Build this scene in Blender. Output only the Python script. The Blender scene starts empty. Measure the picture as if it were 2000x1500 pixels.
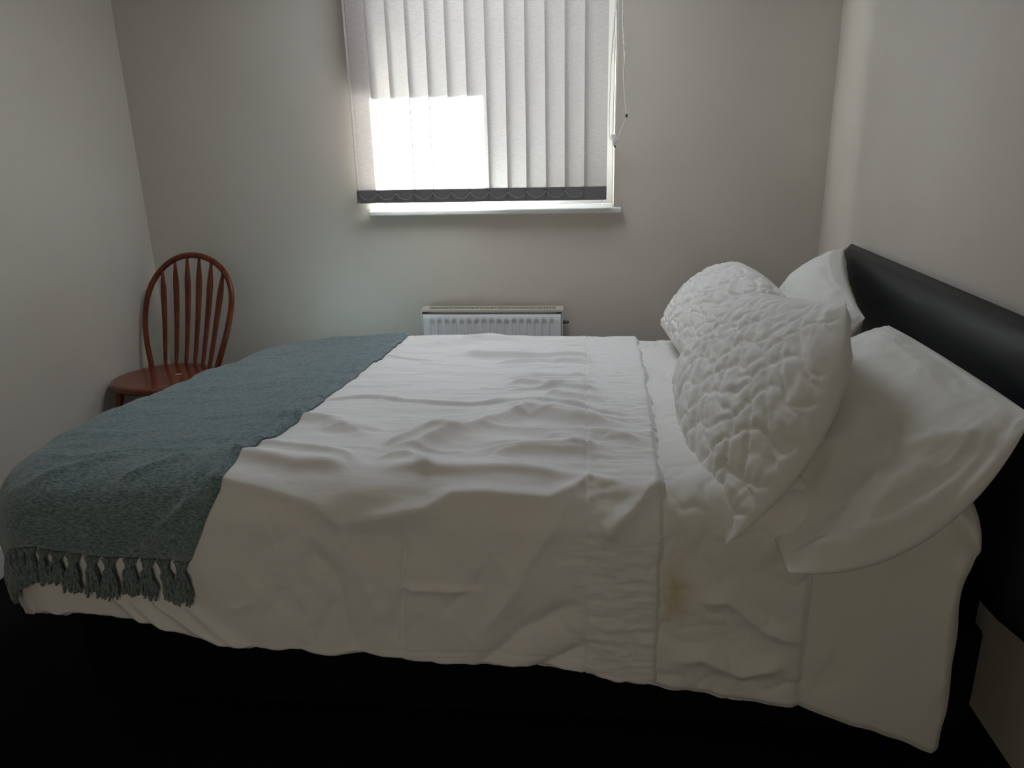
import bpy, bmesh, math, random
import numpy as np
from mathutils import Vector, Matrix

# ------------------------------------------------------------------ camera, world, lights, exposure
scene = bpy.context.scene
COL = scene.collection
cam_d = bpy.data.cameras.new('camera'); cam_d.sensor_width = 36; cam_d.lens = 27.0
cam_d.clip_start = 0.02
cam = bpy.data.objects.new('camera', cam_d); COL.objects.link(cam)
cam.matrix_world = Matrix(((0.99525485, -0.00779369, 0.09698994, 0.0),
                           (0.09463202, 0.3094585, -0.94619249, 0.0),
                           (-0.02264002, 0.95088101, 0.3087276, 1.37),
                           (0, 0, 0, 1)))
scene.camera = cam
scene.view_settings.view_transform = 'Standard'
scene.view_settings.look = 'None'
scene.view_settings.exposure = 0.08
scene.view_settings.gamma = 1.0
scene.view_settings.use_curve_mapping = False

world = bpy.data.worlds.new('sky'); scene.world = world; world.use_nodes = True
bg = world.node_tree.nodes['Background']
bg.inputs[0].default_value = (0.82, 0.90, 1.0, 1); bg.inputs[1].default_value = 2.1

def light(name, kind, loc, direction, energy, color, **kw):
    d = bpy.data.lights.new(name, kind); d.energy = energy; d.color = color
    for k, v in kw.items(): setattr(d, k, v)
    o = bpy.data.objects.new(name, d); COL.objects.link(o); o.location = loc
    o.rotation_euler = Vector(direction).to_track_quat('-Z', 'Y').to_euler()
    return o
SUN_AZ, SUN_EL = math.radians(54), math.radians(41.8)
sun_dir = (-math.sin(SUN_AZ)*math.cos(SUN_EL), -math.cos(SUN_AZ)*math.cos(SUN_EL), -math.sin(SUN_EL))
light('sun', 'SUN', (3, 6, 5), sun_dir, 135.0, (0.88, 0.95, 1.0), angle=0.012)
# the sky seen through the window opening
por = light('window_portal', 'AREA', (-0.40, 3.62, 1.60), (0, -1, 0), 1.0, (1, 1, 1), shape='RECTANGLE', size=1.02, size_y=1.10)
por.data.cycles.is_portal = True
# added fill lamp behind the camera, shining in through an added doorway
light('rear_fill', 'AREA', (-0.35, -1.75, 1.45), (0, 1, -0.05), 13.0, (1.0, 0.92, 0.74), shape='RECTANGLE', size=1.6, size_y=1.9)

# added fill lamp under the ceiling, out of view and without a fixture
light('ceiling_fill', 'AREA', (-0.40, 2.55, 2.34), (0, 0, -1), 11.0, (0.84, 0.91, 1.0), shape='DISK', size=0.7)

# ------------------------------------------------------------------ helpers
def mesh_obj(name, verts, faces, mat=None, parent=None, smooth=True, mats=None, fmat=None):
    me = bpy.data.meshes.new(name)
    me.from_pydata([tuple(v) for v in verts], [], [tuple(f) for f in faces])
    me.update()
    if mat: me.materials.append(mat)
    if mats:
        for m in mats: me.materials.append(m)
        if fmat is not None: me.polygons.foreach_set('material_index', fmat)
    if smooth: me.polygons.foreach_set('use_smooth', [True]*len(me.polygons))
    o = bpy.data.objects.new(name, me); COL.objects.link(o)
    if parent: o.parent = parent
    return o
def empty(name, loc=(0, 0, 0), rz=0):
    o = bpy.data.objects.new(name, None); COL.objects.link(o)
    o.location = loc; o.rotation_euler = (0, 0, rz); o.empty_display_size = 0.1
    return o
def tag(o, label=None, cat=None, group=None, kind=None):
    if label: o['label'] = label
    if cat: o['category'] = cat
    if group: o['group'] = group
    if kind: o['kind'] = kind
    return o

class MB:
    """collects shapes into one mesh"""
    def __init__(s): s.v = []; s.f = []
    def add(s, vs, fs):
        n = len(s.v); s.v += [tuple(map(float, v)) for v in vs]; s.f += [tuple(i+n for i in f) for f in fs]
    def box(s, x0, x1, y0, y1, z0, z1):
        vs = [(x, y, z) for x in (x0, x1) for y in (y0, y1) for z in (z0, z1)]
        s.add(vs, [(0, 1, 3, 2), (4, 6, 7, 5), (0, 4, 5, 1), (2, 3, 7, 6), (0, 2, 6, 4), (1, 5, 7, 3)])
    def tube(s, pts, rad, n=10, cap=True, flat=1.0, ref=(0, 1, 0)):
        """rad: number or list; flat: squash across ref direction"""
        P = [np.array(p, float) for p in pts]; k = len(P)
        R = rad if isinstance(rad, (list, tuple)) else [rad]*k
        F = flat if isinstance(flat, (list, tuple)) else [flat]*k
        vs = []
        r0 = np.array(ref, float)
        for i in range(k):
            t = P[min(i+1, k-1)]-P[max(i-1, 0)]; t /= (np.linalg.norm(t)+1e-12)
            a = r0-t*r0.dot(t)
            if np.linalg.norm(a) < 1e-3: a = np.array((1., 0.01, 0))-t*t[0]
            a /= np.linalg.norm(a); b = np.cross(t, a)
            for j in range(n):
                an = 2*math.pi*j/n
                vs.append(P[i]+a*math.cos(an)*R[i]*F[i]+b*math.sin(an)*R[i])
        fs = [(i*n+j, i*n+(j+1) % n, (i+1)*n+(j+1) % n, (i+1)*n+j) for i in range(k-1) for j in range(n)]
        if cap: fs += [tuple(range(n-1, -1, -1)), tuple((k-1)*n+j for j in range(n))]
        s.add(vs, fs)
    def sphere(s, c, r, n=8, m=6):
        vs = [(c[0], c[1], c[2]+r)]
        for i in range(1, m):
            th = math.pi*i/m
            for j in range(n):
                ph = 2*math.pi*j/n
                vs.append((c[0]+r*math.sin(th)*math.cos(ph), c[1]+r*math.sin(th)*math.sin(ph), c[2]+r*math.cos(th)))
        vs.append((c[0], c[1], c[2]-r)); L = len(vs)-1
        fs = [(0, 1+j, 1+(j+1) % n) for j in range(n)]
        for i in range(m-2):
            for j in range(n):
                a = 1+i*n+j; b = 1+i*n+(j+1) % n
                fs.append((a, a+n, b+n, b))
        fs += [(L, 1+(m-2)*n+(j+1) % n, 1+(m-2)*n+j) for j in range(n)]
        s.add(vs, fs)
    def build(s, name, mat, parent=None, smooth=False, bevel=0, seg=2):
        o = mesh_obj(name, s.v, s.f, mat, parent, smooth)
        bm = bmesh.new(); bm.from_mesh(o.data); bmesh.ops.recalc_face_normals(bm, faces=bm.faces); bm.to_mesh(o.data); bm.free()
        if bevel:
            b = o.modifiers.new('bevel', 'BEVEL'); b.width = bevel; b.segments = seg; b.limit_method = 'ANGLE'
            o.data.polygons.foreach_set('use_smooth', [True]*len(o.data.polygons))
            w = o.modifiers.new('wn', 'WEIGHTED_NORMAL')
        return o

def mat(name, color, rough=0.6, spec=0.3, sheen=0.0, metallic=0.0, coat=0.0):
    m = bpy.data.materials.new(name); m.use_nodes = True
    b = m.node_tree.nodes['Principled BSDF']
    b.inputs['Base Color'].default_value = (*color, 1); b.inputs['Roughness'].default_value = rough
    b.inputs['Specular IOR Level'].default_value = spec; b.inputs['Metallic'].default_value = metallic
    b.inputs['Sheen Weight'].default_value = sheen; b.inputs['Coat Weight'].default_value = coat
    return m
def N(m, t, **kw):
    n = m.node_tree.nodes.new(t)
    for k, v in kw.items():
        if k in n.inputs: n.inputs[k].default_value = v
        else: setattr(n, k, v)
    return n
def coords(m, scale=(1, 1, 1), kind='Object'):
    tc = N(m, 'ShaderNodeTexCoord'); mp = N(m, 'ShaderNodeMapping'); mp.inputs['Scale'].default_value = scale
    m.node_tree.links.new(tc.outputs[kind], mp.inputs['Vector']); return mp.outputs[0]
def noise_bump(m, scale, strength, dist=0.002, detail=4, vec=(1, 1, 1)):
    L = m.node_tree.links; b = m.node_tree.nodes['Principled BSDF']
    nz = N(m, 'ShaderNodeTexNoise', Scale=scale, Detail=detail); L.new(coords(m, vec), nz.inputs['Vector'])
    bp = N(m, 'ShaderNodeBump', Strength=strength, Distance=dist); L.new(nz.outputs['Fac'], bp.inputs['Height'])
    prev = b.inputs['Normal'].links
    if prev: L.new(prev[0].from_socket, bp.inputs['Normal'])
    L.new(bp.outputs[0], b.inputs['Normal'])
def noise_color(m, scale, c1, c2, vec=(1, 1, 1), detail=3, lo=0.35, hi=0.65):
    L = m.node_tree.links; b = m.node_tree.nodes['Principled BSDF']
    nz = N(m, 'ShaderNodeTexNoise', Scale=scale, Detail=detail); L.new(coords(m, vec), nz.inputs['Vector'])
    cr = N(m, 'ShaderNodeValToRGB'); e = cr.color_ramp.elements
    e[0].position = lo; e[1].position = hi; e[0].color = (*c1, 1); e[1].color = (*c2, 1)
    L.new(nz.outputs['Fac'], cr.inputs['Fac']); L.new(cr.outputs[0], b.inputs['Base Color'])
    return cr

# numpy value noise
def _hash(ix, iy, seed):
    h = (ix.astype(np.int64)*374761393+iy.astype(np.int64)*668265263+seed*144269) & 0xffffffff
    h = ((h ^ (h >> 13))*1274126177) & 0xffffffff
    return ((h ^ (h >> 16)) & 0xffff)/65535.0
def vnoise(x, y, seed=0):
    ix = np.floor(x); iy = np.floor(y); fx = x-ix; fy = y-iy
    fx = fx*fx*fx*(fx*(fx*6-15)+10); fy = fy*fy*fy*(fy*(fy*6-15)+10)
    a = _hash(ix, iy, seed); b = _hash(ix+1, iy, seed); c = _hash(ix, iy+1, seed); d = _hash(ix+1, iy+1, seed)
    return (a*(1-fx)+b*fx)*(1-fy)+(c*(1-fx)+d*fx)*fy*1.0-0.5
def fbm(x, y, seed=0, o=4, g=0.5):
    r = 0; a = 1
    for i in range(o):
        r = r+a*vnoise(x*2**i, y*2**i, seed+i*17); a *= g
    return r
def sstep(a, b, x):
    t = np.clip((x-a)/(b-a), 0, 1); return t*t*(3-2*t)

# ------------------------------------------------------------------ the drape: cloth coordinates (s, t) -> room
RC, RB = 0.10, 0.085          # plan corner radius, bend radius of the bedding
XF, YN, YF = -1.215, 1.545, 2.80
def drape(s, t, off=0.0):
    """s runs along the bed (foot negative), t across it; top of bed is the flat part."""
    s = np.asarray(s, float); t = np.asarray(t, float)
    # rounded rectangle, open towards the head end
    cx = np.minimum(s, 10.0); qx = XF+RC
    dx = np.maximum(qx-cx, 0.0)
    dy = np.where(t < (YN+RC), t-(YN+RC), np.where(t > (YF-RC), t-(YF-RC), 0.0))
    dist = np.sqrt(dx*dx+dy*dy); ds = np.maximum(dist, 1e-9)
    nx = -dx/ds; ny = dy/ds
    d = np.maximum(dist-RC, 0.0)                 # cloth length beyond the flat top
    bend = RB*math.pi/2
    R = RB
    th = np.minimum(d/R, math.pi/2)
    h = R*np.sin(th); v = R*(1-np.cos(th))
    rest = np.maximum(d-bend, 0.0)
    v = v+rest*0.995
    h = h+rest*0.03
    z0 = 0.607+0.047*sstep(2.9, 1.6, t)+0.012*np.sin(np.clip((t-YN)/(YF-YN), 0, 1)*math.pi)
    ins = dist < RC
    hx = np.where(ins, 0, nx*h); hy = np.where(ins, 0, ny*h)
    # point on the flat top outline
    k = np.where(ins, 1.0, RC/ds)
    px = np.where(dx > 0, qx-dx*k, cx)
    py = np.where(dy != 0, np.where(dy < 0, YN+RC, YF-RC)+dy*k, t)
    x = px+hx; y = py+hy; z = z0-v
    # the foot end of the bedding runs a little askew
    w = sstep(-0.5, -1.2, x)
    x = x+w*(-0.122*sstep(2.75, 1.6, y)+0.03)
    z = z-0.036*sstep(-0.70, -1.20, x)*sstep(.38, .60, z)
    P = np.stack([x, y, z], -1)
    # offset along the surface normal
    nxo = np.where(ins, 0, nx*np.sin(th)); nyo = np.where(ins, 0, ny*np.sin(th)); nzo = np.where(ins, 1, np.cos(th))
    Nn = np.stack([nxo, nyo, nzo], -1)
    return P+Nn*np.asarray(off)[..., None], Nn

# ------------------------------------------------------------------ materials
M = {}
M['wall'] = mat('wall_paint', (0.60, 0.555, 0.495), 0.85, 0.2); noise_bump(M['wall'], 14, 0.25, 0.004, 6); noise_color(M['wall'], 1.4, (0.575, 0.53, 0.47), (0.62, 0.575, 0.515))
M['ceil'] = mat('ceiling_paint', (0.66, 0.65, 0.62), 0.9, 0.2)
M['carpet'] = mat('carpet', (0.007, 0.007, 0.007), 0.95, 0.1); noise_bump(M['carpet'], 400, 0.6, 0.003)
M['gloss'] = mat('white_gloss_paint', (0.70, 0.70, 0.68), 0.35, 0.4)
M['upvc'] = mat('white_frame', (0.80, 0.80, 0.80), 0.3, 0.4)
M['rad'] = mat('radiator_enamel', (0.80, 0.80, 0.82), 0.35, 0.4)
M['radtop'] = mat('radiator_grille_cream', (0.60, 0.55, 0.45), 0.45, 0.3)
M['dark'] = mat('gap_shade', (0.01, 0.01, 0.01), 0.8, 0.1)
M['duvet'] = mat('duvet_cotton', (0.80, 0.78, 0.765), 0.8, 0.15, sheen=0.1)
noise_bump(M['duvet'], 45, 0.35, 0.003, 5, (0.5, 1.6, 1)); noise_bump(M['duvet'], 900, 0.15, 0.0006, 2)
M['quilt'] = mat('quilted_cotton', (0.79, 0.77, 0.735), 0.82, 0.15, sheen=0.1)
noise_bump(M['quilt'], 60, 0.4, 0.002, 5); noise_bump(M['quilt'], 900, 0.15, 0.0006, 2)
M['sheet'] = mat('sheet_cotton', (0.79, 0.775, 0.73), 0.8, 0.15, sheen=0.1); noise_bump(M['sheet'], 30, 0.3, 0.003, 4)
M['pillow'] = mat('pillowcase_cotton', (0.79, 0.775, 0.735), 0.8, 0.15, sheen=0.1)
noise_bump(M['pillow'], 22, 0.35, 0.004, 4); noise_bump(M['pillow'], 900, 0.12, 0.0006, 2)
M['throw'] = mat('chenille_throw', (0.16, 0.23, 0.24), 0.95, 0.05, sheen=0.5)
noise_color(M['throw'], 230, (0.085, 0.14, 0.15), (0.27, 0.355, 0.36), (0.4, 1.3, 1.3), 8, 0.36, 0.66)
noise_bump(M['throw'], 330, 0.9, 0.003, 4, (0.5, 1.5, 1.5)); noise_bump(M['throw'], 60, 0.3, 0.005, 4)
M['fringe'] = mat('chenille_fringe', (0.13, 0.19, 0.19), 0.95, 0.05, sheen=0.5)
noise_color(M['fringe'], 120, (0.08, 0.12, 0.125), (0.2, 0.255, 0.25), (1, 1, 1), 4); noise_bump(M['fringe'], 500, 1.0, 0.003, 3)
M['leather'] = mat('black_faux_leather', (0.008, 0.009, 0.012), 0.42, 0.45); noise_bump(M['leather'], 220, 0.2, 0.001, 3)
M['base'] = mat('black_base_fabric', (0.006, 0.006, 0.007), 0.95, 0.05); noise_bump(M['base'], 500, 0.4, 0.001, 2)
M['mattress'] = mat('mattress_ticking', (0.7, 0.7, 0.7), 0.8, 0.2)
M['wood'] = mat('reddish_varnished_wood', (0.17, 0.035, 0.010), 0.3, 0.35, coat=0.12)
noise_color(M['wood'], 9, (0.085, 0.014, 0.005), (0.20, 0.042, 0.011), (6, 6, 0.7), 5, 0.3, 0.7); noise_bump(M['wood'], 60, 0.1, 0.001, 3, (6, 6, 0.6))
M['seatwood'] = mat('reddish_varnished_seat', (0.2, 0.045, 0.014), 0.22, 0.4, coat=0.3)
noise_color(M['seatwood'], 9, (0.12, 0.023, 0.008), (0.22, 0.05, 0.014), (0.8, 5, 5), 5, 0.3, 0.7)
M['weight'] = mat('dark_weight_pocket', (0.16, 0.15, 0.15), 0.5, 0.3)
M['cord'] = mat('white_cord', (0.78, 0.78, 0.76), 0.4, 0.4)
M['clip'] = mat('dark_clip', (0.05, 0.05, 0.05), 0.4, 0.4)
M['chain'] = mat('link_chain', (0.30, 0.30, 0.31), 0.4, 0.4)
M['brass'] = mat('dull_valve_metal', (0.10, 0.08, 0.07), 0.4, 0.5, metallic=0.6)
M['speck_white'] = mat('white_speck', (0.8, 0.8, 0.78), 0.7, 0.2)

def slat_material():
    m = bpy.data.materials.new('slat_fabric'); m.use_nodes = True; nt = m.node_tree; L = nt.links
    for n in list(nt.nodes):
        if n.type == 'BSDF_PRINCIPLED': nt.nodes.remove(n)
    out = [n for n in nt.nodes if n.type == 'OUTPUT_MATERIAL'][0]
    nz = N(m, 'ShaderNodeTexNoise', Scale=34, Detail=7, Roughness=0.7); L.new(coords(m, (1.2, 1.2, 12)), nz.inputs['Vector'])
    cr = N(m, 'ShaderNodeValToRGB'); e = cr.color_ramp.elements
    e[0].position = .3; e[1].position = .7; e[0].color = (0.43, 0.39, 0.37, 1); e[1].color = (0.58, 0.54, 0.515, 1)
    L.new(nz.outputs['Fac'], cr.inputs['Fac'])
    d = N(m, 'ShaderNodeBsdfDiffuse'); t = N(m, 'ShaderNodeBsdfTranslucent'); mx = N(m, 'ShaderNodeMixShader', Fac=0.30)
    bp = N(m, 'ShaderNodeBump', Strength=0.3, Distance=0.001); L.new(nz.outputs['Fac'], bp.inputs['Height']); L.new(bp.outputs[0], d.inputs['Normal'])
    L.new(cr.outputs[0], d.inputs['Color']); L.new(cr.outputs[0], t.inputs['Color'])
    L.new(d.outputs[0], mx.inputs[1]); L.new(t.outputs[0], mx.inputs[2]); L.new(mx.outputs[0], out.inputs['Surface'])
    return m
M['slat'] = slat_material()
def glass_material():
    m = bpy.data.materials.new('window_glass'); m.use_nodes = True; nt = m.node_tree; L = nt.links
    out = [n for n in nt.nodes if n.type == 'OUTPUT_MATERIAL'][0]
    t = N(m, 'ShaderNodeBsdfTransparent'); g = N(m, 'ShaderNodeBsdfGlossy', Roughness=0.02); mx = N(m, 'ShaderNodeMixShader', Fac=0.06)
    t.inputs['Color'].default_value = (0.95, 0.97, 0.96, 1)
    L.new(t.outputs[0], mx.inputs[1]); L.new(g.outputs[0], mx.inputs[2]); L.new(mx.outputs[0], out.inputs['Surface'])
    return m
M['glass'] = glass_material()
# a yellowish stain on the bedding, with its own place on the cloth
def stain(m, cloc, size, col=(0.60, 0.49, 0.28)):
    L = m.node_tree.links; b = m.node_tree.nodes['Principled BSDF']
    tc = N(m, 'ShaderNodeTexCoord'); mp = N(m, 'ShaderNodeMapping'); mp.vector_type = 'TEXTURE'
    mp.inputs['Location'].default_value = cloc; mp.inputs['Scale'].default_value = size
    L.new(tc.outputs['Object'], mp.inputs['Vector'])
    nz = N(m, 'ShaderNodeTexNoise', Scale=1.6, Detail=3); L.new(mp.outputs[0], nz.inputs['Vector'])
    ad = N(m, 'ShaderNodeVectorMath', operation='MULTIPLY_ADD'); L.new(nz.outputs['Color'], ad.inputs[0]); ad.inputs[1].default_value = (.9, .9, .9); 
    sb = N(m, 'ShaderNodeVectorMath', operation='SUBTRACT'); L.new(mp.outputs[0], sb.inputs[0]); sb.inputs[1].default_value = (.45, .45, .45)
    L.new(sb.outputs[0], ad.inputs[2])
    gr = N(m, 'ShaderNodeTexGradient', gradient_type='QUADRATIC_SPHERE'); L.new(ad.outputs[0], gr.inputs['Vector'])
    mx = N(m, 'ShaderNodeMix', data_type='RGBA'); L.new(gr.outputs['Fac'], mx.inputs['Factor'])
    mx.inputs['A'].default_value = b.inputs['Base Color'].default_value; mx.inputs['B'].default_value = (*col, 1)
    L.new(mx.outputs['Result'], b.inputs['Base Color'])
stain(M['quilt'], (0.19, 1.44, 0.44), (0.06, 0.3, 0.12))

# ------------------------------------------------------------------ the room
XL, XR, YW, YB, ZC = -1.95, 0.95, 3.30, -0.95, 2.42
WX0, WX1, WZ0, WZ1, YO = -0.905, 0.105, 1.055, 2.10, 3.60    # window opening, outer face
def struct(o): o['kind'] = 'structure'; return o
def quadgrid(name, boxes, m):
    b = MB()
    for x in boxes: b.box(*x)
    return struct(b.build(name, m))
quadgrid('wall_window', [(XL-.1, WX0, YW, YO, -.1, ZC), (WX1, XR+.1, YW, YO, -.1, ZC), (WX0, WX1, YW, YO, -.1, WZ0), (WX0, WX1, YW, YO, WZ1, ZC)], M['wall'])
quadgrid('wall_left', [(XL-.1, XL, YB-.1, YW, -.1, ZC)], M['wall'])
quadgrid('wall_right', [(XR, XR+.1, YB-.1, YW, -.1, ZC)], M['wall'])
quadgrid('wall_back', [(XL, -0.95, YB-.1, YB, 0, ZC), (0.15, XR, YB-.1, YB, 0, ZC), (-0.95, 0.15, YB-.1, YB, 2.02, ZC)], M['wall'])  # opening added so the rear fill lamp can shine in
quadgrid('fill_enclosure', [(XL, XR, -2.3, -2.2, 0, ZC), (XL-.1, XL, -2.3, YB-.1, 0, ZC), (XR, XR+.1, -2.3, YB-.1, 0, ZC)], M['wall'])  # unseen walls added to keep sky light out of the doorway
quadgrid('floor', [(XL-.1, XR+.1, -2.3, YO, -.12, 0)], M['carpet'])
quadgrid('ceiling', [(XL-.1, XR+.1, -2.3, YO, ZC, ZC+.1)], M['ceil'])
b = MB(); b.box(XL, XR-.016, YW-.016, YW, 0, .10); struct(b.build('baseboard_window', M['gloss'], bevel=.004))
b = MB(); b.box(XL, XL+.016, YB, YW-.016, 0, .10); struct(b.build('baseboard_left', M['gloss'], bevel=.004))
# lining of the added doorway in the back wall
b = MB(); b.box(-.95, -.92, YB-.1, YB, 0, 2.02); b.box(.12, .15, YB-.1, YB, 0, 2.02); b.box(-.92, .12, YB-.1, YB, 1.99, 2.02)
b.box(-1.01, -.93, YB, YB+.015, 0, 2.08); b.box(.13, .21, YB, YB+.015, 0, 2.08); b.box(-.93, .13, YB, YB+.015, 2.0, 2.08)
struct(b.build('trim_1', M['gloss']))
# window
wf = MB(); y0, y1 = 3.46, 3.52
for bx in ((WX0, WX0+.045, y0, y1, WZ0+.02, WZ1), (WX1-.045, WX1, y0, y1, WZ0+.02, WZ1), (WX0+.045, WX1-.045, y0, y1, WZ0+.02, WZ0+.065), (WX0+.045, WX1-.045, y0, y1, WZ1-.045, WZ1)): wf.box(*bx)
win = struct(wf.build('window_1', M['upvc'], bevel=.004))
g = MB(); g.box(WX0+.04, WX1-.04, 3.484, 3.488, WZ0+.06, WZ1-.04); g.build('glass_pane', M['glass'], win)
sb = MB(); sb.box(WX0+.001, WX1-.001, 3.27, 3.46, WZ0-.001, WZ0+.020); sb.box(-.930, .138, 3.262, YW, WZ0-.003, WZ0+.019)
sl = struct(sb.build('trim_2', M['gloss'], bevel=.006, seg=3))

# ------------------------------------------------------------------ bed
bed = tag(empty('divan_bed', (-0.18, 2.17, 0)), 'double divan bed with black base and black padded headboard under white bedding', 'bed')
def P(o, parent):
    """keep world place while parenting"""
    o.parent = parent; o.matrix_parent_inverse = Matrix.Translation(parent.location).inverted() if parent.rotation_euler.z == 0 else parent.matrix_basis.inverted()
    return o
b = MB(); b.box(-1.235, .862, 1.50, 2.845, .045, .325); P(b.build('base', M['base'], bevel=.012), bed)['label'] = 'black fabric base'
b = MB(); b.box(-1.225,  .765, 1.485, 2.855, .325, .582); P(b.build('mattress', M['mattress'], bevel=.045, seg=4), bed)
# headboard: thick padded board, front face slightly pillowed
def headboard():
    n, k = 60, 34; vs = []; fs = []
    ys = np.linspace(1.455, 2.80, n); zs = np.linspace(.335, .982, k)
    for side in (0, 1):
        for i in range(n):
            for j in range(k):
                u = i/(n-1)*2-1; v = j/(k-1)*2-1
                e = (1-abs(u)**26)**.5*(1-abs(v)**10)**.5
                if side == 0: x = .915-.052*e-.006*(1-u*u)*(1-v*v)
                else: x = .915+.018*e
                vs.append((x, ys[i], zs[j]))
    for side in (0, 1):
        o = side*n*k
        for i in range(n-1):
            for j in range(k-1):
                a = o+i*k+j; q = (a, a+1, a+k+1, a+k); fs.append(q if side == 0 else q[::-1])
    return mesh_obj('headboard', vs, fs, M['leather'])
hb = headboard()
bm = bmesh.new(); bm.from_mesh(hb.data); bmesh.ops.remove_doubles(bm, verts=bm.verts, dist=1e-5); bmesh.ops.recalc_face_normals(bm, faces=bm.faces); bm.to_mesh(hb.data); bm.free()
P(hb, bed)['label'] = 'black padded faux leather headboard'
for y in (1.66, 2.58):
    b = MB(); b.box(.888, .91, y-.03, y+.03, .02, .5); P(b.build('strut', M['base'], bevel=.003), bed)
for x in (-1.1, .72):
    for y in (1.6, 2.74):
        b = MB(); b.tube([(x, y, 0), (x, y, .046)], [.022, .026], 14); P(b.build('foot', M['clip']), bed)

# ------------------------------------------------------------------ bedding
RIDGES = [  # (points in cloth coordinates, height, soft width, near width)
 ([(-0.24, 2.11), (-0.112, 2.048), (0.008, 2.016), (.06, 2.0)], .010, .035, .012),
 ([(-0.11, 1.995), (0.008, 1.948), (.06, 1.93)], .009, .03, .012),
 ([(-0.80, 1.90), (-0.596, 1.952), (-0.492, 1.916), (-0.396, 1.896), (-0.304, 1.888), (-0.192, 1.912), (-0.08, 1.888), (0.008, 1.848), (0.184, 1.812)], .0065, .03, .003),
 ([(-0.46, 1.56), (-0.344, 1.66), (-0.268, 1.72), (-0.204, 1.776), (-0.144, 1.836), (-0.076, 1.8), (0.008, 1.772), (0.128, 1.728)], .017, .055, .022),
 ([(-0.29, 1.735), (-0.176, 1.712), (-0.092, 1.692), (0.008, 1.692), (0.156, 1.652)], .010, .03, .018),
 ([(-0.23, 1.56), (-0.144, 1.592), (-0.088, 1.596), (0.012, 1.6), (.06, 1.6)], .010, .03, .014),
 ([(-0.48, 1.62), (-0.388, 1.672), (-0.336, 1.692), (-.30, 1.70)], .008, .025, .012),
 ([(-0.80, 1.80), (-0.648, 1.772), (-0.552, 1.7), (-.50, 1.68)], .009, .05, .02),
 ([(-0.47, 1.545), (-0.4, 1.568), (-0.36, 1.532), (-0.31, 1.51)], .008, .02, .012),
 ([(-0.47, 1.50), (-0.436, 1.515), (-0.348, 1.518), (-0.228, 1.52), (-0.136, 1.52), (0.0, 1.515)], .009, .025, .009),
 ([(-0.56, 1.425), (-0.38, 1.448), (-0.328, 1.452), (-0.276, 1.475), (-0.2, 1.475), (-0.08, 1.472), (-0.028, 1.49), (0.004, 1.510), (0.072, 1.492), (0.16, 1.483)], .009, .012, .015),
 ([(0.0, 1.50), (-0.04, 1.46), (-0.084, 1.412), (-0.176, 1.24), (-.23, 1.15)], .006, .02, .02),
 ([(0.02, 1.40), (0.092, 1.456), (0.132, 1.488), (0.17, 1.512)], .010, .015, .015),
 ([(-0.80, 1.56), (-0.636, 1.525), (-0.50, 1.518)], .012, .03, .012),
 ([(-0.78, 1.625), (-0.604, 1.572), (-0.48, 1.53)], .010, .03, .012),
 ([(-0.82, 1.50), (-0.70, 1.475), (-0.58, 1.455), (-.5, 1.41)], .008, .025, .012),
 ([(-0.60, 1.40), (-0.552, 1.296), (-0.532, 1.168), (-0.51, 1.06)], -.009, .022, .022),
 ([(-0.385, 1.44), (-0.4, 1.264), (-0.408, 1.07)], -.004, .008, .008),
 ([(-0.42, 1.276), (-0.328, 1.278), (-0.22, 1.276)], .005, .006, .012),
 ([(0.02, 1.27), (-0.124, 1.188), (-0.26, 1.05)], -.010, .025, .025),
 ([(0.02, 1.16), (-0.104, 1.08), (-.15, 1.04)], -.009, .016, .016),
 ([(-1.02, 1.26), (-0.944, 1.168), (-0.87, 1.12)], .008, .013, .013),
 ([(-0.98, 1.25), (-0.884, 1.144), (-0.80, 1.10)], .010, .013, .013),
 ([(-0.93, 1.25), (-0.84, 1.158), (-0.75, 1.09)], .010, .013, .013),
 ([(-0.86, 1.23), (-0.80, 1.158), (-0.72, 1.08)], .008, .013, .013),
 ([(-0.56, 2.57), (-0.464, 2.68), (-0.368, 2.73), (-0.2, 2.68)], .014, .05, .03),
 ([(-0.46, 2.51), (-0.332, 2.464), (-0.244, 2.46), (-0.128, 2.446), (0.04, 2.46)], .012, .04, .012),
 ([(-0.32, 2.34), (-0.128, 2.366), (0.04, 2.344)], .007, .03, .010),
 ([(-0.72, 2.50), (-0.6, 2.44), (-0.48, 2.385)], .004, .03, .004),
 ([(-0.70, 1.72), (-0.56, 1.70), (-0.42, 1.735), (-.3, 1.77)], -.006, .03, .02),
 ([(-0.55, 2.24), (-0.36, 2.22), (-0.12, 2.25)], .004, .04, .02),
]
def ridge(s, t, pts, A, wf, wn, pw=1.5):
    out = np.zeros(s.shape); R_ = 3.2*max(wf, wn)
    xs = [p[0] for p in pts]; ys = [p[1] for p in pts]
    m0 = (s > min(xs)-R_) & (s < max(xs)+R_) & (t > min(ys)-R_) & (t < max(ys)+R_)
    if not m0.any(): return out
    S, T = s[m0], t[m0]
    best = np.full(S.shape, 1e9); sg = np.zeros(S.shape); al = np.zeros(S.shape)
    seg = [math.dist(pts[i], pts[i+1]) for i in range(len(pts)-1)]; tot = sum(seg); acc = 0
    for i, ln in enumerate(seg):
        ax, ay = pts[i]; bx, by = pts[i+1]; ux, uy = (bx-ax)/ln, (by-ay)/ln
        w = np.clip((S-ax)*ux+(T-ay)*uy, 0, ln)
        qx = S-(ax+ux*w); qy = T-(ay+uy*w); d = qx*qx+qy*qy
        m = d < best
        best = np.where(m, d, best); sg = np.where(m, ux*qy-uy*qx, sg); al = np.where(m, (acc+w)/tot, al); acc += ln
    d = np.sqrt(best); w = np.where(sg > 0, wf, wn)
    tp = sstep(0, .22, al)*sstep(1, .78, al)
    out[m0] = 1.75*A*np.exp(-(d/w)**pw)*tp
    return out
rg = random.Random(11); SMALL = []
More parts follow.
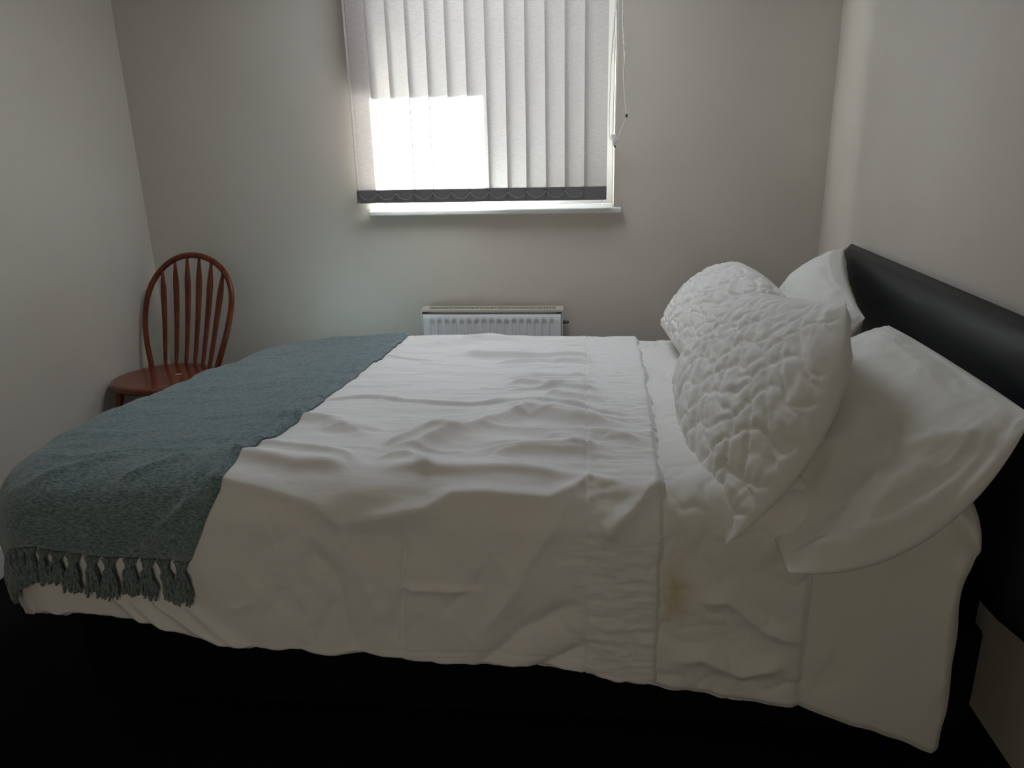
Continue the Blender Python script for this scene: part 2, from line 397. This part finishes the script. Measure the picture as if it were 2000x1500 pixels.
def wander(s, t, L, ang, A, wf, wn):
    pts = []; n = 4
    for i in range(n):
        f = i/(n-1)-.5; pts.append((s+math.cos(ang)*L*f+rg.uniform(-.008, .008), t+math.sin(ang)*L*f+rg.uniform(-.010, .010)))
    SMALL.append((pts, A, wf, wn))
for k in range(46):     # gathers running towards the stitched band
    t_ = rg.uniform(1.56, 2.75); L_ = rg.uniform(.08, .30); wander(-L_*.42+rg.uniform(-.02, .03), t_, L_, rg.uniform(-.12, .10), rg.uniform(.0015, .0045), rg.uniform(.010, .02), rg.uniform(.004, .008))
for k in range(34):     # scattered creases on the top
    wander(rg.uniform(-.72, -.15), rg.uniform(1.55, 2.75), rg.uniform(.07, .26), rg.uniform(-.25, .2), rg.uniform(.001, .003), rg.uniform(.010, .02), rg.uniform(.004, .009))
for k in range(26):     # soft creases on the hanging side
    wander(rg.uniform(-.78, -.02), rg.uniform(1.10, 1.42), rg.uniform(.05, .22), rg.uniform(.5, 2.3), rg.uniform(-.003, .003), rg.uniform(.008, .02), rg.uniform(.006, .02))
def folds(s, t):
    ws = s+.012*fbm(s*9, t*14, 5, 2); wt = t+.010*fbm(s*7, t*9, 9, 2)
    h = np.zeros_like(s)
    for r in RIDGES+SMALL: h = h+ridge(ws, wt, *r)
    side = sstep(1.50, 1.36, t); top = 1-side
    h = h+top*(.012*fbm(s*2.2+3, t*9, 21, 5)+.006*fbm(s*5, t*28, 31, 3)*sstep(-.6, 0, s))
    h = h+side*(.014*fbm(s*4.5, t*1.6, 41, 3)+.005*fbm(s*9+t*6, t*5-s*2, 47, 3))
    return h
def cloth(name, S0, S1, T0, T1, ds, off, material, hem=None, curl=.03, ends=None, send=None):
    """a rectangular cloth; hem(s) gives where its near side stops, send(t) where its head end stops"""
    ns = int((S1-S0)/ds)+1; nt = int((T1-T0)/ds)+1
    A, B = np.meshgrid(np.linspace(0, 1, ns), np.linspace(0, 1, nt), indexing='ij')
    s = S0+(S1-S0)*A
    t0 = hem(s) if hem else np.full_like(s, T0)
    t = t0+(T1-t0)*B
    if send:
        e = send(t); s = S0+(e-S0)*A
        if hem: t0 = hem(s); t = t0+(T1-t0)*B
    o = off(s, t)
    # rolled edges
    o = o-curl*(1-sstep(0, .018, t-t0))
    if ends is not None:
        e1 = (S1 if send is None else send(t)); o = o-ends*(1-sstep(0, .016, e1-s))
    p, n = drape(s, t, o)
    idx = np.arange(ns*nt).reshape(ns, nt)
    q = np.stack([idx[:-1, :-1], idx[1:, :-1], idx[1:, 1:], idx[:-1, 1:]], -1).reshape(-1, 4)
    me = bpy.data.meshes.new(name); me.vertices.add(ns*nt); me.vertices.foreach_set('co', p.reshape(-1).astype(np.float32))
    me.loops.add(q.size); me.loops.foreach_set('vertex_index', q.reshape(-1).astype(np.int32))
    me.polygons.add(len(q)); me.polygons.foreach_set('loop_start', (np.arange(len(q))*4).astype(np.int32))
    me.update(calc_edges=True); me.polygons.foreach_set('use_smooth', [True]*len(q)); me.materials.append(material)
    ob = bpy.data.objects.new(name, me); COL.objects.link(ob)
    return ob
def interp(pts):
    xs = [p[0] for p in pts]; ys = [p[1] for p in pts]
    return lambda s: np.interp(s, xs, ys)
hem_d = interp([(-1.7, 1.42), (-1.5, 1.33), (-1.36, 1.21), (-1.30, 1.185), (-1.17, 1.165), (-1.02, 1.162), (-.92, 1.148), (-.79, 1.105), (-.63, 1.09), (-.28, 1.074), (-.02, 1.072), (.076, 1.046), (.2, 1.04)])
def off_duvet(s, t):
    o = .034+folds(s, t)
    # stitched band at the head end: puckers, seam, edge
    band = sstep(-.01, .01, s)
    o = o+band*(.0042*fbm(s*16+t*4, t*75, 61, 3)+.0022*fbm(s*55, t*48, 67, 2))
    o = o+sstep(-.09, 0, s)*(1-band)*.0045*fbm(s*7, t*58, 71, 3)
    o = o-.0035*np.exp(-((s)/.003)**2)+.0015*np.exp(-((s-.006)/.004)**2)
    o = o-.002*np.exp(-((t-1.115)/.0025)**2)*sstep(-.5, -.4, s)
    return np.maximum(o, .010)
duvet = cloth('duvet', -1.62, .165, 1.0, 3.20, .0042, off_duvet, M['duvet'], hem=lambda s: hem_d(s)+.010*fbm(s*14, s*0, 81, 3), ends=.016, curl=.022,
              send=lambda t: .163+.028*sstep(1.5, 2.6, t)+.006*fbm(t*9, t*0, 83, 2))
tag(duvet, 'rumpled white duvet spread over the bed from its foot to the pillows', 'duvet')
# coverlet showing between duvet and sheet
def off_cover(s, t):
    x = s+.03*fbm(s*7, t*7, 91, 2); y = t+.03*fbm(s*7, t*7, 97, 2)
    q = np.clip(np.abs(fbm(x*9, y*9, 101, 3))*3.2, 0, 1)**.6
    side = sstep(1.50, 1.36, t)
    o = .016+.0065*q+.006*fbm(s*6, t*3, 103, 3)+.004*fbm(s*14+t*9, t*11, 107, 3)*side
    o = o+.012*side*ridge(s, t, [(.22, 1.26), (.30, 1.27), (.38, 1.20), (.47, 1.165)], .7, .015, .015)+.012*side*ridge(s, t, [(.18, 1.11), (.25, 1.13), (.33, 1.09), (.45, 1.12)], .8, .02, .02)
    return np.maximum(o, .006)
hem_c = interp([(.0, 1.05), (.165, 1.035), (.344, 1.012), (.47, .998)])
cov = cloth('coverlet', .06, .468, 1.0, 3.15, .0045, off_cover, M['quilt'], hem=lambda s: hem_c(s)+.012*fbm(s*16, s*0, 111, 2), ends=.008, curl=.01)
tag(cov, 'white scroll-quilted coverlet hanging beside the bed between duvet and sheet', 'coverlet')
def off_sheet(s, t):
    side = sstep(1.50, 1.36, t)
    o = .006+.010*(side*fbm(s*5, t*1.5, 121, 3)+.25*fbm(s*8, t*8, 127, 3))
    o = o+side*ridge(s, t, [(.50, 1.03), (.56, 1.12), (.60, 1.22)], -.007, .02, .02)+side*ridge(s, t, [(.76, 1.42), (.745, 1.25), (.76, 1.0)], .010, .02, .015)
    o = o+ridge(s, t, [(.70, 1.50), (.76, 1.44), (.80, 1.38), (.81, 1.30)], .014, .025, .02)
    return np.maximum(o, .002)
hem_s = interp([(.4, 1.01), (.47, .998), (.512, .98), (.624, .936), (.736, .896), (.82, .864)])
sh = cloth('bed_sheet', .40, .80, 1.0, 3.1, .006, off_sheet, M['sheet'], hem=lambda s: hem_s(s)+.008*fbm(s*12, s*0, 131, 2), ends=.014, curl=.008,
           send=lambda t: .782+.012*fbm(t*6, t*0, 133, 2)+.010*sstep(1.25, 1.37, t)*sstep(1.5, 1.40, t))
tag(sh, 'plain white sheet hanging at the head end of the bed below the pillows', 'sheet')

# ------------------------------------------------------------------ throw
sR = interp([(1.30, -.840), (1.35, -.822), (1.416, -.795), (1.472, -.765), (1.576, -.745), (1.78, -.70), (2.18, -.692), (2.764, -.690), (3.2, -.69)])
hem_t = interp([(-1.6, 1.395), (-1.17, 1.380), (-1.03, 1.354), (-.92, 1.340), (-.82, 1.330)])
def off_throw(s, t):
    e = sR(t)-s
    o = off_duvet(s, t)+.010
    o = o+.006*np.exp(-((e-.012)/.014)**2)+.003*np.exp(-((e-.055)/.01)**2)
    o = o+.006*fbm(s*5, t*3.5, 141, 4)+.0035*fbm(s*11-t*6, t*9, 147, 3)
    o = o+ridge(s, t, [(-1.25, 1.62), (-1.12, 1.56), (-1.0, 1.60), (-.9, 1.585), (-.8, 1.60)], .006, .012, .02)
    o = o+ridge(s, t, [(-1.18, 1.50), (-1.08, 1.535), (-.98, 1.575)], .006, .01, .01)+ridge(s, t, [(-.98, 1.50), (-.90, 1.53), (-.84, 1.56)], .006, .01, .01)
    o = o+ridge(s, t, [(-.93, 1.37), (-.86, 1.43), (-.80, 1.47)], .007, .01, .01)
    o = o+ridge(s, t, [(-.80, 1.75), (-.775, 2.2), (-.78, 2.7)], .005, .016, .016)+ridge(s, t, [(-.92, 2.0), (-.885, 2.3), (-.89, 2.65)], .004, .02, .02)+ridge(s, t, [(-1.1, 1.9), (-1.06, 2.2), (-1.08, 2.6)], .004, .02, .02)
    o = o+.0012*vnoise(s*180, t*300, 151)
    return np.maximum(o, off_duvet(s, t)+.005)
thr = cloth('throw_blanket', -1.46, -.69, 1.3, 3.12, .0042, off_throw, M['throw'], hem=lambda s: hem_t(s)+.003*fbm(s*20, s*0, 155, 2), ends=.007, curl=.005, send=sR)
tag(thr, 'teal-grey chenille throw with tasselled ends laid across the foot of the bed', 'throw')
sol = thr.modifiers.new('thickness', 'SOLIDIFY'); sol.thickness = .004; sol.offset = -1
random.seed(4)
def tassel(s0, lean, ln):
    t0 = float(hem_t(s0)); mb = MB()
    wd = .0155
    for k in range(26):
        a = random.uniform(-1, 1); r = random.uniform(0.3, 1)
        pts = []; rad = []
        L = ln*random.uniform(.82, 1.06); n = 9
        for i in range(n):
            f = i/(n-1)
            # forked at the hem, gathered at the knot, bushy below
            if f < .25: w = 1.05-.75*(f/.25)**.7
            else: w = .30+.95*((f-.25)/.75)**.6
            ss = s0+a*wd*w+lean*f*ln+.002*math.sin(f*9+k)
            tt = t0+.004-f*L
            dp = .010+r*(.004+.007*min(1, f*3))+.001*math.sin(f*14+k*2)
            of = float(off_duvet(np.array([ss]), np.array([max(tt, 1.10)]))[0])+dp-.002
            p, _ = drape(np.array([ss]), np.array([tt]), np.array([of])); pts.append(p[0]); rad.append(.0028*(1+.25*math.sin(i*2.3+k))*(1 if f > .2 else .8))
        mb.tube(pts, rad, 5)
    return mb
s0 = -1.40; i = 0
while s0 < -.835:
    mb = tassel(s0, random.uniform(-.14, -.02) if s0 < -.98 else random.uniform(-.06, .12), random.uniform(.098, .118))
    o = mb.build('tassel', M['fringe'], None, smooth=True); o.parent = thr
    s0 += random.uniform(.031, .038); i += 1

# ------------------------------------------------------------------ pillows
def pillow(name, c00, c10, c11, c01, T, material, bows=((0,)*3,)*4, nu=150, nv=190, quilt=0, wr=.006, seed=0, back=1.0, pw=2.4, creases=()):
    """corners c00,c10,c11,c01 (u,v) ; bows: outward push of the u=0,u=1,v=0,v=1 seams"""
    c = [np.array(x, float) for x in (c00, c10, c11, c01)]
    U, V = np.meshgrid(np.linspace(-1, 1, nu), np.linspace(-1, 1, nv), indexing='ij')
    # denser near the seams
    U = np.sin(U*math.pi/2)*.6+U*.4; V = np.sin(V*math.pi/2)*.6+V*.4
    a = (U+1)/2; b = (V+1)/2
    base = ((1-a)*(1-b))[..., None]*c[0]+(a*(1-b))[..., None]*c[1]+(a*b)[..., None]*c[2]+((1-a)*b)[..., None]*c[3]
    bw = [np.array(x, float) for x in bows]
    base = base+((1-a)*(1-V**2))[..., None]*bw[0]+(a*(1-V**2))[..., None]*bw[1]+((1-b)*(1-U**2))[..., None]*bw[2]+(b*(1-U**2))[..., None]*bw[3]
    du = np.gradient(base, axis=0); dv = np.gradient(base, axis=1)
    n = np.cross(du, dv); n /= np.linalg.norm(n, axis=-1, keepdims=True)
    prof = (1-np.abs(U)**pw)**.62*(1-np.abs(V)**pw)**.62
    lu = np.linalg.norm(c[1]-c[0]); lv = np.linalg.norm(c[3]-c[0])
    x = a*lu; y = b*lv
    edge = np.minimum(sstep(0, .10, 1-np.abs(U)), sstep(0, .10, 1-np.abs(V)))
    res = []
    for sd in (1, -1):
        h = prof*T*(1 if sd > 0 else back)
        d = wr*fbm(x*7+seed, y*7, seed+sd, 4)
        # pulls running out of the corners and seams
        rad = np.minimum(1-np.abs(U), 1-np.abs(V))
        d = d+wr*1.1*fbm(x*5+seed, y*26, seed+5, 3)*sstep(.45, .05, 1-np.abs(V))*sstep(0, .06, rad)+wr*1.1*fbm(x*26, y*5+seed, seed+7, 3)*sstep(.45, .05, 1-np.abs(U))*sstep(0, .06, rad)
        if sd > 0:
            for cr_ in creases: d = d+ridge(U, V, *cr_)/1.5
        if quilt:
            wx = x+.03*fbm(x*10, y*10, seed+11, 3); wy = y+.03*fbm(x*10, y*10, seed+13, 3)
            k = math.pi/.048
            q1 = np.abs(np.sin(wx*k*.62+wy*k+.7*np.sin(wx*42))); q2 = np.abs(np.sin(wx*k*.62-wy*k+.7*np.sin(wx*42+1)))
            q = np.minimum(q1, q2); q = np.clip(q/.75, 0, 1)**.55
            d = d+quilt*(q-.6)*sstep(0, .05, rad)+quilt*.75*fbm(x*24, y*42, seed+15, 3)
        h = np.maximum(h+d*edge*1.0, .0015*np.ones_like(h))
        rim = np.maximum(np.abs(U), np.abs(V)) > .99999
        h = np.where(rim, 0, h)
        res.append(base+n*(sd*h)[..., None])
    vs = np.concatenate([r.reshape(-1, 3) for r in res])
    idx = np.arange(nu*nv).reshape(nu, nv)
    q = np.stack([idx[:-1, :-1], idx[1:, :-1], idx[1:, 1:], idx[:-1, 1:]], -1).reshape(-1, 4)
    fs = np.concatenate([q, q[:, ::-1]+nu*nv])
    o = mesh_obj(name, vs, fs.tolist(), material)
    bm = bmesh.new(); bm.from_mesh(o.data); bmesh.ops.remove_doubles(bm, verts=bm.verts, dist=1e-5); bmesh.ops.recalc_face_normals(bm, faces=bm.faces); bm.to_mesh(o.data); bm.free()
    return o
PIL = 'pillows at the head of the bed'
# c00 bottom far, c10 bottom near, c11 top near, c01 top far
p = pillow('plain_pillow', (.62, 2.74, .70), (.62, 2.12, .70), (.765, 2.16, .865), (.862, 2.70, .985), .095, M['pillow'], bows=((0, .03, 0), (0, -.02, 0), (0, 0, 0), (-.03, 0, .01)), seed=3, wr=.012)
tag(p, 'plain white pillow standing against the far end of the black headboard', 'pillow', PIL)
p = pillow('plain_pillow', (.40, 1.98, .72), (.395, 1.355, .545), (.835, 1.44, .845), (.75, 1.95, .895), .10, M['pillow'], bows=((0, .0, 0), (.03, -.02, -.085), (-.02, 0, 0), (.01, 0, .0)), seed=8, wr=.014, creases=[([(.97, -.93), (.70, -.35), (.62, .10)], .014, .10, .10), ([(.93, -.55), (.72, .05), (.74, .5)], .012, .08, .08), ([(.55, .15), (.66, .55), (.92, .9)], .012, .08, .10), ([(.1, -.9), (.25, -.3), (.2, .2)], .007, .2, .1)])
tag(p, 'large plain white pillow slumped over the near edge of the bed, below the headboard', 'pillow', PIL)
p = pillow('quilted_pillow', (.265, 2.77, .70), (.31, 2.14, .70), (.55, 2.18, .925), (.51, 2.70, .925), .105, M['quilt'], bows=((0, .02, 0), (0, -.02, 0), (0, 0, 0), (0, 0, .02)), quilt=.010, seed=12, wr=.010)
tag(p, 'white quilted pillow propped on the window side of the bed', 'pillow', PIL)
p = pillow('quilted_pillow', (.265, 2.12, .70), (.285, 1.42, .565), (.545, 1.66, 1.015), (.47, 2.14, .93), .135, M['quilt'], bows=((0, .0, 0), (.055, -.06, .0), (-.03, 0, 0), (0, 0, .0)), quilt=.010, seed=19, wr=.010, back=.6)
tag(p, 'white quilted pillow in front, its corner drooping over the near edge of the bed', 'pillow', PIL)

# ------------------------------------------------------------------ chair
CR = math.radians(-12)
chair = tag(empty('windsor_chair', (-1.742, 2.885, 0), CR), 'reddish brown wooden hoop-back chair standing in the corner by the left wall', 'chair')
def outline(th):
    # shield-shaped seat, front towards -y
    c, s = math.cos(th), math.sin(th)
    r = 1/((abs(c)/.196)**2.5+(abs(s)/(.195 if s > 0 else .19))**2.5)**(1/2.5)
    x = r*c; y = r*s
    return x*(1-.12*max(0, y)/.19), y
sm = MB(); nseg = 72; rings = [(.02, .455), (.55, .448), (.80, .451), (.93, .4535), (.985, .451), (1.0, .444), (.99, .434), (.94, .424), (.80, .418), (.02, .418)]
vs = []; fs = []
for k, z in rings:
    for j in range(nseg):
        x, y = outline(2*math.pi*j/nseg); vs.append((x*k, y*k, z-(.004 if k < .5 and z > .43 else 0)))
for i in range(len(rings)-1):
    for j in range(nseg): fs.append((i*nseg+j, i*nseg+(j+1) % nseg, (i+1)*nseg+(j+1) % nseg, (i+1)*nseg+j))
fs += [tuple(range(nseg-1, -1, -1)), tuple(range((len(rings)-1)*nseg, len(rings)*nseg))]
sm.add(vs, fs); sm.build('seat', M['seatwood'], chair, smooth=True)
YB0, LEAN = .158, .12
def backpt(x, h): return (x, YB0-1.6*x*x*(1-h/.47)+LEAN*(h/.47)+.010*math.sin(math.pi*h/.47), .448+h)
def hoop_x(h):   # half width at height h
    H_ = .462
    hm = .255
    if h < hm: return .165+(.218-.165)*math.sin(h/hm*math.pi/2)
    q = (h-hm)/(H_-hm); return .218*max(0, 1-q**2.15)**.5
hp = []
for k in range(0, 18): hp.append((-hoop_x(.255*k/17), .255*k/17))
for k in range(1, 40):
    a = math.pi*k/40; x = -.218*math.cos(a); q = (1-(abs(x)/.218)**2)**(1/2.15); hp.append((x, .255+(.462-.255)*q))
for k in range(17, -1, -1): hp.append((hoop_x(.255*k/17), .255*k/17))
hp[0] = (hp[0][0], -.02); hp[-1] = (hp[-1][0], -.02)
hm_ = MB(); hm_.tube([backpt(x, h) for x, h in hp], .0125, 12, flat=.85); hm_.build('back_hoop', M['wood'], chair, smooth=True)
for k in range(6):
    u = (k-2.5)/2.5
    xb = u*.112; xt = u*.156
    # find hoop height above xt
    ht = .255+(.462-.255)*(1-(abs(xt)/.218)**2)**(1/2.15)-.004
    pts = []; rad = []; fl = []
    for i in range(22):
        f = i/21; h = -.012+(ht+.012)*f; x = xb+(xt-xb)*f
        pts.append(backpt(x, h))
        if f < .15: w = .0065+.004*f/.15
        elif f < .80: w = .0105+.0055*((f-.15)/.65)
        else: w = .016-.0105*((f-.80)/.20)**.7
        rad.append(w); fl.append(.45 if .1 < f < .85 else .8)
    s_ = MB(); s_.tube(pts, rad, 10, flat=fl); s_.build('spindle', M['wood'], chair, smooth=True)
for sx, sy in ((-1, -1), (1, -1), (-1, 1), (1, 1)):
    top = np.array((sx*.125, sy*.115+.0, .42)); bot = np.array((sx*.165, sy*.185, .0))
    prof = [(0, .012), (.08, .015), (.16, .0125), (.2, .0165), (.3, .018), (.42, .0195), (.52, .017), (.56, .013), (.6, .017), (.8, .014), (1, .010)]
    lg = MB(); lg.tube([top+(bot-top)*f for f, r in prof], [r for f, r in prof], 12, ref=(1, 0, 0)); lg.build('leg', M['wood'], chair, smooth=True)
for sx in (-1, 1):
    a = np.array((sx*.146, -.152, .20)); c_ = np.array((sx*.146, .152, .20))
    st = MB(); st.tube([a+(c_-a)*f for f in (0, .2, .5, .8, 1)], [.008, .009, .013, .009, .008], 10, ref=(0, 0, 1)); st.build('stretcher', M['wood'], chair, smooth=True)
st = MB(); st.tube([(-.143, 0, .20), (-.07, 0, .20), (0, 0, .20), (.07, 0, .20), (.143, 0, .20)], [.008, .009, .013, .009, .008], 10, ref=(0, 0, 1)); st.build('stretcher', M['wood'], chair, smooth=True)
# small white scrap lying on the seat
sc = MB(); sc.tube([(-1.702, 2.900, .4535), (-1.692, 2.904, .4545), (-1.684, 2.903, .4535), (-1.678, 2.909, .4540)], [.0022, .0035, .003, .0015], 6, flat=.4, ref=(0, 0, 1))  # one short flattened white tube
tag(sc.build('seat_speck', M['speck_white']), 'tiny white scrap lying on the wooden chair seat', 'speck')

# ------------------------------------------------------------------ radiator
rx0, rx1, ry0, ry1, rz0, rz1 = -.713, -.105, 3.190, 3.270, .14, .652
rad = tag(empty('radiator', ((rx0+rx1)/2, 3.23, rz0)), 'white ribbed panel radiator on the wall under the window', 'radiator')
def rad_panel():
    """front pressed panel with vertical flutes"""
    nx = 241; xs = np.linspace(rx0+.006, rx1-.006, nx); zs = [rz0, rz0+.035, rz0+.05]+list(np.linspace(rz0+.06, rz1-.055, 6))+[rz1-.045, rz1-.036, rz1-.014, rz1-.010]
    vs = []; pitch = (rx1-rx0-.06)/17
    for z in zs:
        dz = 1.0 if rz0+.05 < z < rz1-.042 else 0.0
        for x in xs:
            u = ((x-rx0-.03)/pitch) % 1.0
            inr = rx0+.03 < x < rx1-.03
            g = (1-sstep(.0, .10, np.array(abs(u-.5)-.22)))*dz if inr else 0
            vs.append((x, ry0+.006*float(g)+(.006 if z > rz1-.012 else 0), z))
    fs = [(i*nx+j, i*nx+j+1, (i+1)*nx+j+1, (i+1)*nx+j) for i in range(len(zs)-1) for j in range(nx-1)]
    n0 = len(vs); vs += [(x, y+.010, z) for x, y, z in vs]
    fs += [tuple(k+n0 for k in f[::-1]) for f in fs]
    # close the rim
    L = len(zs)
    for j in range(nx-1): fs += [(j, j+n0, j+1+n0, j+1), ((L-1)*nx+j+1, (L-1)*nx+j+1+n0, (L-1)*nx+j+n0, (L-1)*nx+j)]
    for i in range(L-1): fs += [((i+1)*nx, (i+1)*nx+n0, i*nx+n0, i*nx), (i*nx+nx-1, i*nx+nx-1+n0, (i+1)*nx+nx-1+n0, (i+1)*nx+nx-1)]
    return mesh_obj('front_panel', vs, fs, M['rad'])
P(rad_panel(), rad)
b = MB(); b.box(rx0, rx1, 3.258, 3.268, rz0, rz1-.012); P(b.build('back_panel', M['rad'], bevel=.003), rad)
for x in (rx0, rx1-.004):
    b = MB(); b.box(x, x+.004, ry0+.002, ry1-.002, rz0+.02, rz1); P(b.build('side_panel', M['rad'], bevel=.001), rad)
b = MB(); b.box(rx0-.003, rx1+.003, ry0-.001, ry0+.020, rz1, rz1+.009); b.box(rx0-.003, rx1+.003, ry1-.018, ry1, rz1, rz1+.009)
b.box(rx0-.003, rx0+.03, ry0+.020, ry1-.018, rz1, rz1+.009); b.box(rx1-.03, rx1+.003, ry0+.020, ry1-.018, rz1, rz1+.009)
for k in range(44):
    x = rx0+.035+k*(rx1-rx0-.07)/43; b.box(x-.0016, x+.0016, ry0+.020, ry1-.018, rz1+.001, rz1+.006)
P(b.build('top_grille', M['radtop']), rad)['label'] = 'cream slotted top grille'
b = MB(); b.box(rx0+.01, rx1-.01, ry0+.018, ry1-.014, rz1-.05, rz1-.02); P(b.build('gap_shade_box', M['dark']), rad)  # near-black box standing in for the shade between the panels
b = MB(); b.tube([(rx1+.001, 3.225, .60), (rx1+.022, 3.225, .60)], [.008, .007], 12, ref=(0, 0, 1)); b.tube([(rx1+.022, 3.225, .60), (rx1+.027, 3.225, .60)], .0045, 8, ref=(0, 0, 1)); P(b.build('bleed_valve', M['brass'], smooth=False), rad)
b = MB(); b.tube([(rx1+.03, 3.225, 0), (rx1+.03, 3.225, .19)], .0075, 12); b.tube([(rx1, 3.225, .165), (rx1+.03, 3.225, .165)], .009, 12, ref=(0, 0, 1)); b.tube([(rx1+.03, 3.225, .17), (rx1+.03, 3.225, .215)], [.013, .016], 14); P(b.build('valve', M['cord'], smooth=False), rad)
for x in (rx0+.1, rx1-.1):
    b = MB(); b.box(x-.015, x+.015, 3.268, YW, rz0+.06, rz1-.06); P(b.build('wall_bracket', M['rad']), rad)

# ------------------------------------------------------------------ vertical blind
YBL = 3.218; ZT = 2.19; ZW = 1.112; PITCH = .0775; SW = .091
bl = tag(empty('vertical_blind', (-.44, YBL, ZT)), 'grey fabric vertical blind hanging closed across the window', 'blind')
b = MB(); b.box(-.96, .08, YBL-.02, YBL+.022, ZT+.012, ZT+.05); P(b.build('headrail', M['upvc'], bevel=.003), bl)
for x in (-.85, -.02):
    b = MB(); b.box(x-.02, x+.02, YBL+.022, YW, ZT+.02, ZT+.055); P(b.build('bracket', M['upvc']), bl)
def slat_mesh():
    vs = []; fs = []; n = 9; k = 40
    zs = np.linspace(0, -(ZT-ZW), k)
    for z in zs:
        for j in range(n):
            u = j/(n-1)*2-1
            vs.append((u*SW/2, .0035*(1-u*u)*-1, float(z)))
    fs = [(i*n+j, i*n+j+1, (i+1)*n+j+1, (i+1)*n+j) for i in range(k-1) for j in range(n-1)]
    me = bpy.data.meshes.new('slat'); me.from_pydata(vs, [], fs); me.materials.append(M['slat']); me.polygons.foreach_set('use_smooth', [True]*len(fs)); return me
def weight_mesh():
    mb = MB(); n = 9; h = .053; bot = -(ZT-ZW)-.0015
    fr = [(u*SW/2*1.005, -.0035*(1-u*u)) for u in np.linspace(-1, 1, n)]
    vs = []
    for z in (bot, bot+h):
        for x, y in fr: vs.append((x, y-.0022, z))
        for x, y in fr[::-1]: vs.append((x, y+.0022, z))
    m = 2*n
    fs = [(j, (j+1) % m, m+(j+1) % m, m+j) for j in range(m)]+[tuple(range(m-1, -1, -1)), tuple(range(m, 2*m))]
    mb.add(vs, fs)
    me = bpy.data.meshes.new('weight'); me.from_pydata(mb.v, [], mb.f); me.materials.append(M['weight'])
    bm = bmesh.new(); bm.from_mesh(me); bmesh.ops.recalc_face_normals(bm, faces=bm.faces); bm.to_mesh(me); bm.free(); return me
sme, wme = slat_mesh(), weight_mesh()
ANG = math.radians(5)
xcs = [-.902+k*PITCH for k in range(13)]
pose = [(x, YBL, ANG) for x in xcs]+[(-.899, YBL+.018, math.radians(1)), (-.942, YBL+.032, math.radians(72))]
for k, (x, y, a) in enumerate(pose):
    o = bpy.data.objects.new('slat', sme); COL.objects.link(o); o.parent = bl
    o.location = (x-bl.location.x, y-YBL, 0); o.rotation_euler = (0, random.uniform(-.0012, .0012), a+random.uniform(-.022, .022))
    w = bpy.data.objects.new('weight', wme); COL.objects.link(w); w.parent = o; w['label'] = 'dark weight pocket'
    c = MB()
    for dx in (-SW/2+.004,):
        c.tube([(dx, -.001, -(ZT-ZW)+.040), (dx-.007, -.004, -(ZT-ZW)+.043), (dx-.011, -.006, -(ZT-ZW)+.036), (dx-.004, -.006, -(ZT-ZW)+.030)], .0014, 6)
    h = c.build('chain_hook', M['clip'], o)
# link chain sagging from slat to slat in front
for k in range(12):
    x0 = xcs[k]-SW/2; x1 = xcs[k+1]-SW/2; z0 = ZW+.038; c = MB()
    yf0 = YBL-math.sin(ANG)*SW/2-.008; pts = []
    for i in range(13):
        f = i/12; pts.append((x0+(x1-x0)*f, yf0-.004+.004*math.sin(f*math.pi), z0-.026*math.sin(f*math.pi)**.8))
    c.tube(pts, .0011, 5); P(c.build('link_chain', M['chain'], smooth=True), bl)
# control cords at the right side
def wire(name, pts, r, m, parent, n=6, sub=6):
    Pn = [np.array(p, float) for p in pts]; out = []
    for i in range(len(Pn)-1):
        p0 = Pn[max(i-1, 0)]; p1 = Pn[i]; p2 = Pn[i+1]; p3 = Pn[min(i+2, len(Pn)-1)]
        for j in range(sub):
            t = j/sub
            out.append(.5*((2*p1)+(-p0+p2)*t+(2*p0-5*p1+4*p2-p3)*t*t+(-p0+3*p1-3*p2+p3)*t**3))
    out.append(Pn[-1]); c = MB(); c.tube(out, r, n, ref=(0, 1, 0)); o = P(c.build(name, m, smooth=True), parent); return o, out
yc = 3.205
ch, path = wire('control_chain', [(.098, yc, 2.19), (.098, yc, 1.85), (.093, yc, 1.77), (.083, yc-.004, 1.62), (.079, yc-.006, 1.42), (.082, yc-.01, 1.355), (.097, yc-.01, 1.338), (.115, yc-.01, 1.35), (.133, yc-.008, 1.40), (.145, yc-.006, 1.43), (.137, yc-.004, 1.50), (.131, yc, 1.58), (.134, yc, 1.64), (.128, yc, 1.72), (.124, yc, 1.80), (.124, yc, 2.19)], .0017, M['cord'], bl)
bd = MB(); dacc = 0; prev = path[0]
for q in path[1:]:
    L_ = np.linalg.norm(q-prev); nst = max(1, int(L_/.0062))
    for j in range(nst):
        c_ = prev+(q-prev)*(j/nst)
        if c_[2] > 1.62: bd.sphere(c_, .0031, 6, 4)
    prev = q
bo = P(bd.build('chain_beads', M['cord'], smooth=True), bl); bo['kind'] = 'stuff'
b = MB(); b.tube([(.146, yc-.006, 1.436), (.1455, yc-.006, 1.424)], .0042, 10); P(b.build('chain_connector', M['clip']), bl)
wire('pull_cord', [(.104, yc+.004, 2.19), (.101, yc+.004, 1.8), (.092, yc+.004, 1.36)], .0012, M['cord'], bl)
wire('pull_cord', [(.109, yc+.004, 2.19), (.108, yc+.004, 1.8), (.104, yc+.004, 1.36)], .0012, M['cord'], bl)
b = MB(); b.box(.089, .107, yc, yc+.009, 1.345, 1.362); b.tube([(.098, yc+.004, 1.345), (.100, yc+.004, 1.318)], [.004, .007], 10); P(b.build('cord_weight', M['cord'], bevel=.001), bl)
b = MB(); b.tube([(.1035, yc-.004, 1.316), (.1035, yc+.006, 1.316)], .0042, 10, ref=(0, 0, 1)); P(b.build('weight_screw', M['clip']), bl)
